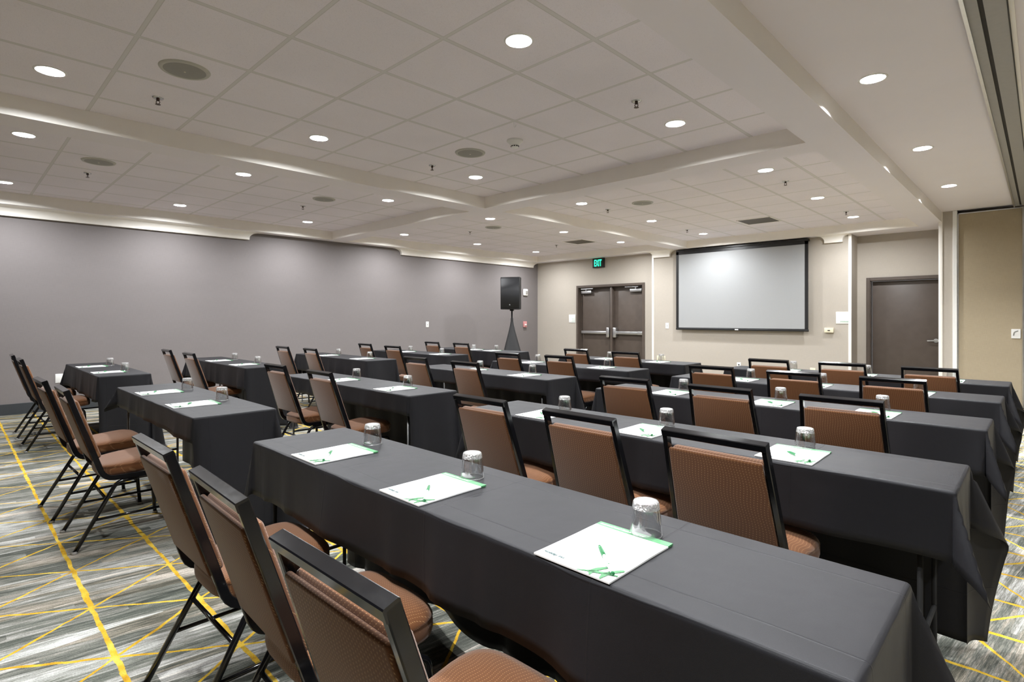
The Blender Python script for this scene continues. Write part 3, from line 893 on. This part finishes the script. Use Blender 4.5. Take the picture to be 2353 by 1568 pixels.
# ------------------------------------------------------------------ chairs
def make_chair():
    r = thing('banquet_chair', 'x', 'chair')
    tube = rrect(.019, .030, .004)
    # back frame: inverted U with a broad flat top bar, running down and curling under the seat
    bm = bmesh.new()
    yt, zt, wt, wb = -.030, .912, .181, .208
    for sgn in (-1, 1):
        p = fillet([(sgn * wt, yt, zt + .006), (sgn * wb, .138, .392), (sgn * wb, .36, .388)], [0, .07, 0])
        sweep(bm, p, rrect(.019, .030, .0025), side=(1, 0, 0))
    # top bar aligned with the leaning back
    p = [Vector((-wt - .0095, yt, zt)), Vector((wt + .0095, yt, zt))]
    lean = Vector((0, -.17, .52)).normalized()
    sweep(bm, p, rrect(.026, .032, .0025), side=lean)
    sharp(obj('back_frame', bm, M_frame, r), 40)
    # upholstered backrest, front cushion + rear panel with a seam between
    bm = bmesh.new()
    L = Vector((0, .168, -.52)).normalized(); N = Vector((0, L.z, -L.y)) * -1   # L down the back, N towards the sitter
    def slab(s0, s1, w0, w1, t0, t1, bev, seg, bulge=0):
        b2 = bmesh.new(); v = []
        for s_, w in ((s0, w0), (s1, w1)):
            for xx in (-w, w):
                for tt in (t0, t1):
                    v.append(b2.verts.new(Vector((xx, yt, zt)) + L * s_ + N * tt))
        for f in ((0, 1, 3, 2), (4, 6, 7, 5), (0, 4, 5, 1), (2, 3, 7, 6), (0, 2, 6, 4), (1, 5, 7, 3)): b2.faces.new([v[k] for k in f])
        bmesh.ops.bevel(b2, geom=b2.edges[:], offset=bev, segments=seg, profile=.5, affect='EDGES')
        me = bpy.data.meshes.new('t'); b2.to_mesh(me); b2.free(); bm.from_mesh(me); bpy.data.meshes.remove(me)
    slab(.062, .425, .171, .190, -.004, .034, .016, 4)
    slab(.058, .428, .171, .190, -.019, -.003, .007, 3)
    bmesh.ops.recalc_face_normals(bm, faces=bm.faces[:])
    obj('backrest', bm, M_fab, r, True)
    # seat cushion
    bm = bmesh.new()
    def outline(sc, z, n=44):
        ring = []
        for k in range(n):
            a = 2 * PI * k / n
            ca, sa = math.cos(a), math.sin(a)
            e = 2 / 4.2
            ux = abs(ca) ** e * (1 if ca >= 0 else -1); uy = abs(sa) ** e * (1 if sa >= 0 else -1)
            w = .197 + .018 * uy
            ring.append(bm.verts.new((ux * w * sc, .325 + uy * (.205 - .205 * (1 - sc)), z + (.012 * uy if sc < .95 else .008 * uy))))
        return ring
    lay = [(.90, .398), (.985, .404), (1.0, .418), (1.0, .440), (.99, .449), (1.0, .452), (.985, .460), (.94, .470), (.8, .479), (.55, .484), (.25, .486)]
    R = [outline(*l) for l in lay]
    for i in range(len(R) - 1):
        for k in range(44): bm.faces.new((R[i][k], R[i][(k + 1) % 44], R[i + 1][(k + 1) % 44], R[i + 1][k]))
    bm.faces.new(list(reversed(R[0]))); bm.faces.new(R[-1])
    obj('seat', bm, M_fab, r, True)
    # legs
    for sgn in (-1, 1):
        bm = bmesh.new()
        sweep(bm, fillet([(sgn * .226, .0, .006), (sgn * .206, .200, .362), (sgn * .204, .31, .372)], [0, .06, 0]), circ(.0115, 10), side=(1, 0, 0))
        lg = obj('leg', bm, M_frame, r, True)
        bm = bmesh.new(); lathe(bm, [(0, .0008), (.015, .0008), (.016, .006), (.013, .016)], 12, sgn * .2265, -.002); obj('foot_cap', bm, M_alud, lg, True)
        bm = bmesh.new()
        sweep(bm, fillet([(sgn * .204, .30, .372), (sgn * .204, .462, .372), (sgn * .222, .490, .006)], [0, .035, 0]), circ(.0115, 10), side=(1, 0, 0))
        lg = obj('leg', bm, M_frame, r, True)
        bm = bmesh.new(); lathe(bm, [(0, .0008), (.015, .0008), (.016, .006), (.013, .016)], 12, sgn * .222, .490); obj('foot_cap', bm, M_alud, lg, True)
        bm = bmesh.new(); sweep(bm, [Vector((sgn * .217, .092, .165)), Vector((sgn * .2145, .477, .165))], circ(.008, 8)); obj('stretcher', bm, M_frame, r, True)
    bm = bmesh.new(); sweep(bm, [Vector((-.212, .150, .27)), Vector((.212, .150, .27))], circ(.008, 8)); obj('stretcher', bm, M_frame, r, True)
    bm = bmesh.new(); sweep(bm, [Vector((-.215, .478, .165)), Vector((.215, .478, .165))], circ(.008, 8)); obj('stretcher', bm, M_frame, r, True)
    return r
ch0 = make_chair(); first = True
CH = {('L', 0): [(-8.35, .535), (-7.48, .54)], ('L', 1): [(-8.27, 2.03), (-7.28, 2.02)], ('L', 2): [(-8.0, 3.44), (-7.18, 3.47)], ('L', 3): [(-7.9, 4.74), (-6.96, 4.64)], ('L', 4): [(-7.67, 5.92), (-6.93, 5.95)],
      ('M', 0): [(-4.87, .465), (-4.16, .50)], ('M', 1): [(-4.89, 2.05), (-4.04, 2.04)], ('M', 2): [(-4.755, 3.46), (-3.91, 3.415)], ('M', 3): [(-4.575, 4.66), (-3.82, 4.70)], ('M', 4): [(-4.48, 5.865), (-3.67, 5.80)],
      ('R', 0): [(-2.11, .50), (-1.485, .50), (-.865, .475)], ('R', 1): [(-2.10, 1.95), (-1.44, 1.92), (-.835, 1.90)], ('R', 2): [(-2.08, 3.28), (-1.395, 3.25), (-.755, 3.24)], ('R', 3): [(-2.05, 4.59), (-1.385, 4.56), (-.745, 4.53)], ('R', 4): [(-1.97, 5.73), (-1.335, 5.77), (-.68, 5.70)]}
POS2 = ['left chair of the pair', 'right chair of the pair']; POS3 = ['leftmost of three', 'middle of three', 'rightmost of three']
rc = random.Random(3)
for (c, r), lst in CH.items():
    for i, (x, y) in enumerate(lst):
        o = ch0 if first else copy_tree(ch0); first = False
        o.location = (x, y, 0); o.rotation_euler = (0, 0, math.radians(rc.uniform(-2, 2)))
        pos = (POS3 if len(lst) == 3 else POS2)[i]
        tag(o, 'brown banquet chair at the %s, %s' % (tname(c, r), pos), group='brown banquet chairs at the tables')

# ------------------------------------------------------------------ glasses, pads, pens
def make_glass():
    r = thing('drinking_glass', 'x', 'glass')
    bm = bmesh.new()
    n = 60
    def md(a, z):
        t = min(1, max(0, (z - .026) / .010)) * min(1, max(0, (.082 - z) / .006))
        return 1 - .085 * t * (1 - abs(math.cos(a * 5)) ** .6)
    H = .090
    outer = [(.0420, .0006), (.0428, .0016), (.0424, .006), (.0412, .020), (.0402, .030), (.0392, .040), (.0376, .055), (.0358, .070), (.0345, .080), (.0335, .0855), (.0315, .0890), (.027, .0902), (.020, .0895), (.010, .0885), (0, .0882)]
    inner = [(0, .0765), (.012, .0765), (.024, .0755), (.0290, .0725), (.0315, .066), (.0340, .052), (.0362, .038), (.0382, .022), (.0394, .008), (.0400, .0010), (.0410, .0005)]
    prof = outer + inner
    # one closed shell: outer up, inner down
    rings = []
    for idx, (rr, z) in enumerate(prof):
        m_ = md if idx < len(outer) else None
        if rr == 0: rings.append([bm.verts.new((0, 0, z))])
        else: rings.append([bm.verts.new((rr * (m_(a, z) if m_ else 1) * math.cos(a), rr * (m_(a, z) if m_ else 1) * math.sin(a), z)) for a in [2 * PI * k / n for k in range(n)]])
    seq = list(range(len(outer))); 
    def band(A, B):
        for k in range(n):
            if len(A) == 1 and len(B) > 1: bm.faces.new((A[0], B[(k + 1) % n], B[k]))
            elif len(B) == 1 and len(A) > 1: bm.faces.new((A[k], A[(k + 1) % n], B[0]))
            elif len(A) > 1: bm.faces.new((A[k], A[(k + 1) % n], B[(k + 1) % n], B[k]))
    for i in range(len(outer) - 1): band(rings[i], rings[i + 1])
    for i in range(len(outer), len(prof) - 1): band(rings[i], rings[i + 1])
    band(rings[-1], rings[0])
    bmesh.ops.recalc_face_normals(bm, faces=bm.faces[:])
    for f in bm.faces:
        z_ = f.calc_center_median().z
        if z_ > .0700: f.material_index = 1
    obj('tumbler', bm, [M_glass, M_glassb], r, True)
    return r

PW, PD = .216, .279
def make_pad(detail):
    r = thing('notepad', 'x', 'notepad')
    bm = bmesh.new()
    nx, ny = 10, 12
    def hz(x, y): return .0012 * math.sin(y * 22 + x * 6) * (abs(x) / .108) ** 2
    g = {}
    for lev, z in ((0, .0004), (1, .0042)):
        for i in range(nx + 1):
            for j in range(ny + 1):
                x = -PW / 2 + PW * i / nx; y = -PD / 2 + PD * j / ny
                g[lev, i, j] = bm.verts.new((x, y, z + max(0, hz(x, y)) * (1 if lev else .5)))
    for i in range(nx):
        for j in range(ny):
            bm.faces.new((g[1, i, j], g[1, i + 1, j], g[1, i + 1, j + 1], g[1, i, j + 1]))
            bm.faces.new((g[0, i, j], g[0, i, j + 1], g[0, i + 1, j + 1], g[0, i + 1, j]))
    for i in range(nx):
        bm.faces.new((g[0, i, 0], g[0, i + 1, 0], g[1, i + 1, 0], g[1, i, 0])); bm.faces.new((g[0, i + 1, ny], g[0, i, ny], g[1, i, ny], g[1, i + 1, ny]))
    for j in range(ny):
        bm.faces.new((g[0, 0, j + 1], g[0, 0, j], g[1, 0, j], g[1, 0, j + 1])); bm.faces.new((g[0, nx, j], g[0, nx, j + 1], g[1, nx, j + 1], g[1, nx, j]))
    obj('paper_sheets', bm, M_paper, r)
    Z = .0057
    bm = bmesh.new(); box(bm, -PW / 2 - .0004, PW / 2 + .0004, PD / 2 - .022, PD / 2 + .0006, .0003, .0056)
    hb = obj('header_band', bm, M_pgreen, r)
    # crossing green strokes of the printed mark, lower right
    bm = bmesh.new()
    def stroke(pts, w):
        P = fillet([(a, b, Z) for a, b in pts], .06)
        n = len(P); Lr = []
        for i in range(n):
            t = (P[min(i + 1, n - 1)] - P[max(i - 1, 0)]).normalized(); s_ = Vector((-t.y, t.x, 0))
            ww = w * (.35 + .65 * min(1, 4 * min(i, n - 1 - i) / max(1, n - 1) + (.4 if i > n / 2 else 0)))
            Lr.append((bm.verts.new(P[i] + s_ * ww / 2), bm.verts.new(P[i] - s_ * ww / 2)))
        for i in range(n - 1): 
            f = bm.faces.new((Lr[i][0], Lr[i][1], Lr[i + 1][1], Lr[i + 1][0]))
    stroke([(.020, -.1395), (.045, -.125), (.075, -.113), (.107, -.104)], .0095)
    stroke([(.056, -.1395), (.049, -.124), (.054, -.106), (.066, -.084)], .0125)
    stroke([(.083, -.1395), (.080, -.120), (.086, -.098), (.104, -.073)], .0130)
    for f in bm.faces:
        if f.normal.z < 0: f.normal_flip()
    obj('printed_mark', bm, M_pgreen2, r)
    if detail:
        text_obj('printed_name', 'Holiday Inn', .0135, M_ink, r, Matrix.Translation((-.098, -.118, Z)), .0002, shear=.35, bold=.0004)
        text_obj('printed_address', 'AN IHG HOTEL', .0055, M_ink, r, Matrix.Translation((-.098, -.127, Z)), .0001)
        text_obj('header_text', 'Learned and Remembered', .0125, M_pwhite, hb, Matrix.Translation((-.100, PD / 2 - .016, .0058)), .0001, shear=.3, bold=.0003)
    return r

def make_pen():
    r = thing('pen', 'x', 'pen')
    A = Vector((0, -.070, .0050)); B = Vector((0, .072, .0062))
    bm = bmesh.new(); sweep(bm, [A, A.lerp(B, .62)], circ(.0041, 12)); obj('barrel', bm, M_pwhite, r, True)
    bm = bmesh.new()
    P = [A.lerp(B, t) for t in (.60, .61, .90, .97, 1.0)]; R = [.0044, .0052, .0050, .0042, .002]
    rings = [[bm.verts.new(p + Vector((rr * math.cos(2 * PI * k / 12), 0, rr * math.sin(2 * PI * k / 12)))) for k in range(12)] for p, rr in zip(P, R)]
    for i in range(4):
        for k in range(12): bm.faces.new((rings[i][k], rings[i + 1][k], rings[i + 1][(k + 1) % 12], rings[i][(k + 1) % 12]))
    bm.faces.new(rings[0]); bm.faces.new(list(reversed(rings[-1])))
    box(bm, -.0015, .0015, .018, .055, .0105, .0122)
    sharp(obj('cap', bm, M_pengreen, r), 50)
    bm = bmesh.new(); sweep(bm, [A - Vector((0, .003, 0)), A + Vector((0, .001, 0))], circ(.0043, 12)); obj('end_plug', bm, M_pengreen, r, True)
    bm = bmesh.new()
    for k in range(6):
        y = -.035 + k * .008; box(bm, -.0016, .0016 - .0004 * k, y, y + .0045, .0088, .0094)
    obj('barrel_print', bm, M_pengreen, r)
    return r
g0 = make_glass(); p0 = make_pad(True); p1 = make_pad(False); n0 = make_pen()
used = set()
def use(o):
    if o.name not in used:
        used.add(o.name); return o
    return copy_tree(o)
GL = {('L', 0): [(-8.12, 1.37), (-7.16, 1.34)], ('L', 1): [(-8.02, 2.76), (-7.13, 2.73)], ('L', 2): [(-7.96, 4.28), (-6.96, 4.23)], ('L', 3): [(-7.88, 5.59), (-6.95, 5.54)], ('L', 4): [(-7.50, 6.72), (-7.03, 6.84)],
      ('M', 0): [(-4.94, 1.34), (-4.11, 1.33)], ('M', 1): [(-4.71, 2.72), (-3.83, 2.69)], ('M', 2): [(-4.58, 4.20), (-3.80, 4.22)], ('M', 3): [(-4.82, 5.46), (-3.73, 5.47)], ('M', 4): [(-4.48, 6.64), (-3.68, 6.67)],
      ('R', 0): [(-2.19, 1.345), (-1.47, 1.31), (-.752, 1.282)], ('R', 1): [(-2.12, 2.65), (-1.44, 2.665), (-.75, 2.62)], ('R', 2): [(-2.04, 4.05), (-1.31, 4.03), (-.72, 4.06)], ('R', 3): [(-2.0, 5.33), (-1.39, 5.33), (-.70, 5.32)], ('R', 4): [(-2.01, 6.60), (-1.30, 6.58), (-.62, 6.58)]}
PD_OFF = {('R', 0): [(-2.135, 1.132), (-1.463, 1.130), (-.774, 1.124)]}
PEN = {('R', 0): [25, 32, -12]}
rp = random.Random(11)
for key, lst in GL.items():
    c, r = key; x0, x1, y0, y1 = TAB[key]
    for i, (x, y) in enumerate(lst):
        pos = (['leftmost', 'middle', 'rightmost'] if len(lst) == 3 else ['left one', 'right one'])[i]
        g = use(g0); g.location = (x, y, TZ + .0003); g.rotation_euler.z = rp.uniform(0, 6)
        tag(g, 'upside-down clear glass on the %s, %s' % (tname(c, r), pos), group='upturned drinking glasses')
        near = key in (('R', 0), ('R', 1), ('M', 0))
        if key in PD_OFF: px, py = PD_OFF[key][i]
        else: px, py = x + (.0 if c == 'R' else .075), y0 + .139 + .006
        p = use(p0 if near else p1); p.location = (px, py, TZ + .0004); p.rotation_euler.z = math.radians(rp.uniform(-1.5, 1.5) if key != ('R', 0) else 0)
        tag(p, 'white notepad with green header on the %s, %s' % (tname(c, r), pos), group='notepads on the tables')
        q = use(n0)
        qx, qy, qa = px + .039 + rp.uniform(-.008, .008), py - .057 + rp.uniform(-.006, .006), 50 + rp.uniform(-5, 5)
        q.location = (qx, qy, TZ + .0057); q.rotation_euler.z = math.radians(qa)
        tag(q, 'green capped white pen on the %s, %s' % (tname(c, r), pos), group='pens on the notepads')

# ------------------------------------------------------------------ loudspeaker on a covered stand
SX, SY = -8.36, 8.61
face = math.atan2(SX, -SY)          # local -Y axis looks at the room
s = thing('speaker_stand', 'black fabric covered tripod stand in front of the gray wall', 'speaker stand', (SX, SY, 0), 0)
bm = bmesh.new()
rings = []
for (rad, z) in ((.44, .02), (.37, .16), (.24, .50), (.15, .80), (.085, 1.02), (.045, 1.18), (.028, 1.27), (.026, 1.34)):
    ring = []
    for k in range(48):
        a = 2 * PI * k / 48
        lob = 1 - .34 * min(1, rad / .3) * (.5 - .5 * math.cos(3 * (a - .4)))
        ring.append(bm.verts.new((rad * lob * math.cos(a), rad * lob * math.sin(a), z)))
    rings.append(ring)
for i in range(len(rings) - 1):
    for k in range(48): bm.faces.new((rings[i][k], rings[i][(k + 1) % 48], rings[i + 1][(k + 1) % 48], rings[i + 1][k]))
bmesh.ops.recalc_face_normals(bm, faces=bm.faces[:])
obj('fabric_cover', bm, M_spandex, s, True)
bm = bmesh.new(); sweep(bm, [Vector((0, 0, .25)), Vector((0, 0, 1.497))], circ(.0175, 16)); obj('pole', bm, M_black, s, True)
for k in range(3):
    a = .4 + 2 * PI * k / 3
    bm = bmesh.new(); sweep(bm, [Vector((0, 0, .75)), Vector((.42 * math.cos(a), .42 * math.sin(a), .012))], circ(.012, 8)); obj('leg', bm, M_black, s, True)
s = thing('loudspeaker', 'black loudspeaker on the tall stand near the gray wall', 'loudspeaker', (SX, SY, 1.53), math.radians(31))
bm = bmesh.new()
# cabinet: tapering towards the rear
out = [(-.215, -.18), (.215, -.18), (.215, -.02), (.12, .19), (-.12, .19), (-.215, -.02)]
lo = [bm.verts.new((x, y, 0)) for x, y in out]; hi = [bm.verts.new((x, y, .70)) for x, y in out]
for k in range(6): bm.faces.new((lo[k], lo[(k + 1) % 6], hi[(k + 1) % 6], hi[k]))
bm.faces.new(list(reversed(lo))); bm.faces.new(hi)
bmesh.ops.bevel(bm, geom=bm.edges[:], offset=.014, segments=3, profile=.5, affect='EDGES')
sharp(obj('cabinet', bm, M_cab, s), 40)
bm = bmesh.new()
n = 14; F = []; 
for i in range(n + 1):
    x = -.198 + .396 * i / n; y = -.186 - .018 * (1 - (x / .198) ** 2)
    F.append((bm.verts.new((x, y, .035)), bm.verts.new((x, y, .672)), bm.verts.new((x, -.172, .035)), bm.verts.new((x, -.172, .672))))
for i in range(n):
    a, b = F[i], F[i + 1]
    bm.faces.new((a[0], b[0], b[1], a[1])); bm.faces.new((a[1], b[1], b[3], a[3])); bm.faces.new((a[0], a[2], b[2], b[0]))
gr = obj('grille', bm, M_cgr, s, True)
bm = bmesh.new(); lathe(bm, [(0, 0), (.019, 0)], 3); 
for v in bm.verts: v.co = Vector((v.co.y, -.207, v.co.x + .10))
obj('badge', bm, M_logo, gr)
boxo('pole_socket', (-.04, .04, -.04, .04, -.032, .0), M_black, s, .004)

# ------------------------------------------------------------------ camera, world, view
cam = bpy.data.cameras.new('camera')
cam.sensor_width = 36; cam.lens = 1258 / 2353 * 36; cam.shift_y = -(784 - 732) / 2353; cam.clip_start = .05; cam.clip_end = 60
co = bpy.data.objects.new('camera', cam); co.location = (0, 0, 1.335); co.rotation_euler = (PI / 2, 0, .7705); link(co)
bpy.context.scene.camera = co
w = bpy.data.worlds.new('world'); bpy.context.scene.world = w; w.use_nodes = True
w.node_tree.nodes['Background'].inputs[0].default_value = (1, 1, 1, 1); w.node_tree.nodes['Background'].inputs[1].default_value = .5
sc = bpy.context.scene
sc.view_settings.view_transform = 'Standard'; sc.view_settings.look = 'None'; sc.view_settings.gamma = 1; sc.view_settings.exposure = .54
sc.view_settings.use_curve_mapping = False
cy = sc.cycles
cy.use_denoising = True
cy.max_bounces = 14; cy.diffuse_bounces = 7; cy.glossy_bounces = 5; cy.transmission_bounces = 10; cy.transparent_max_bounces = 12
cy.caustics_reflective = False; cy.caustics_refractive = False
cy.sample_clamp_indirect = 6
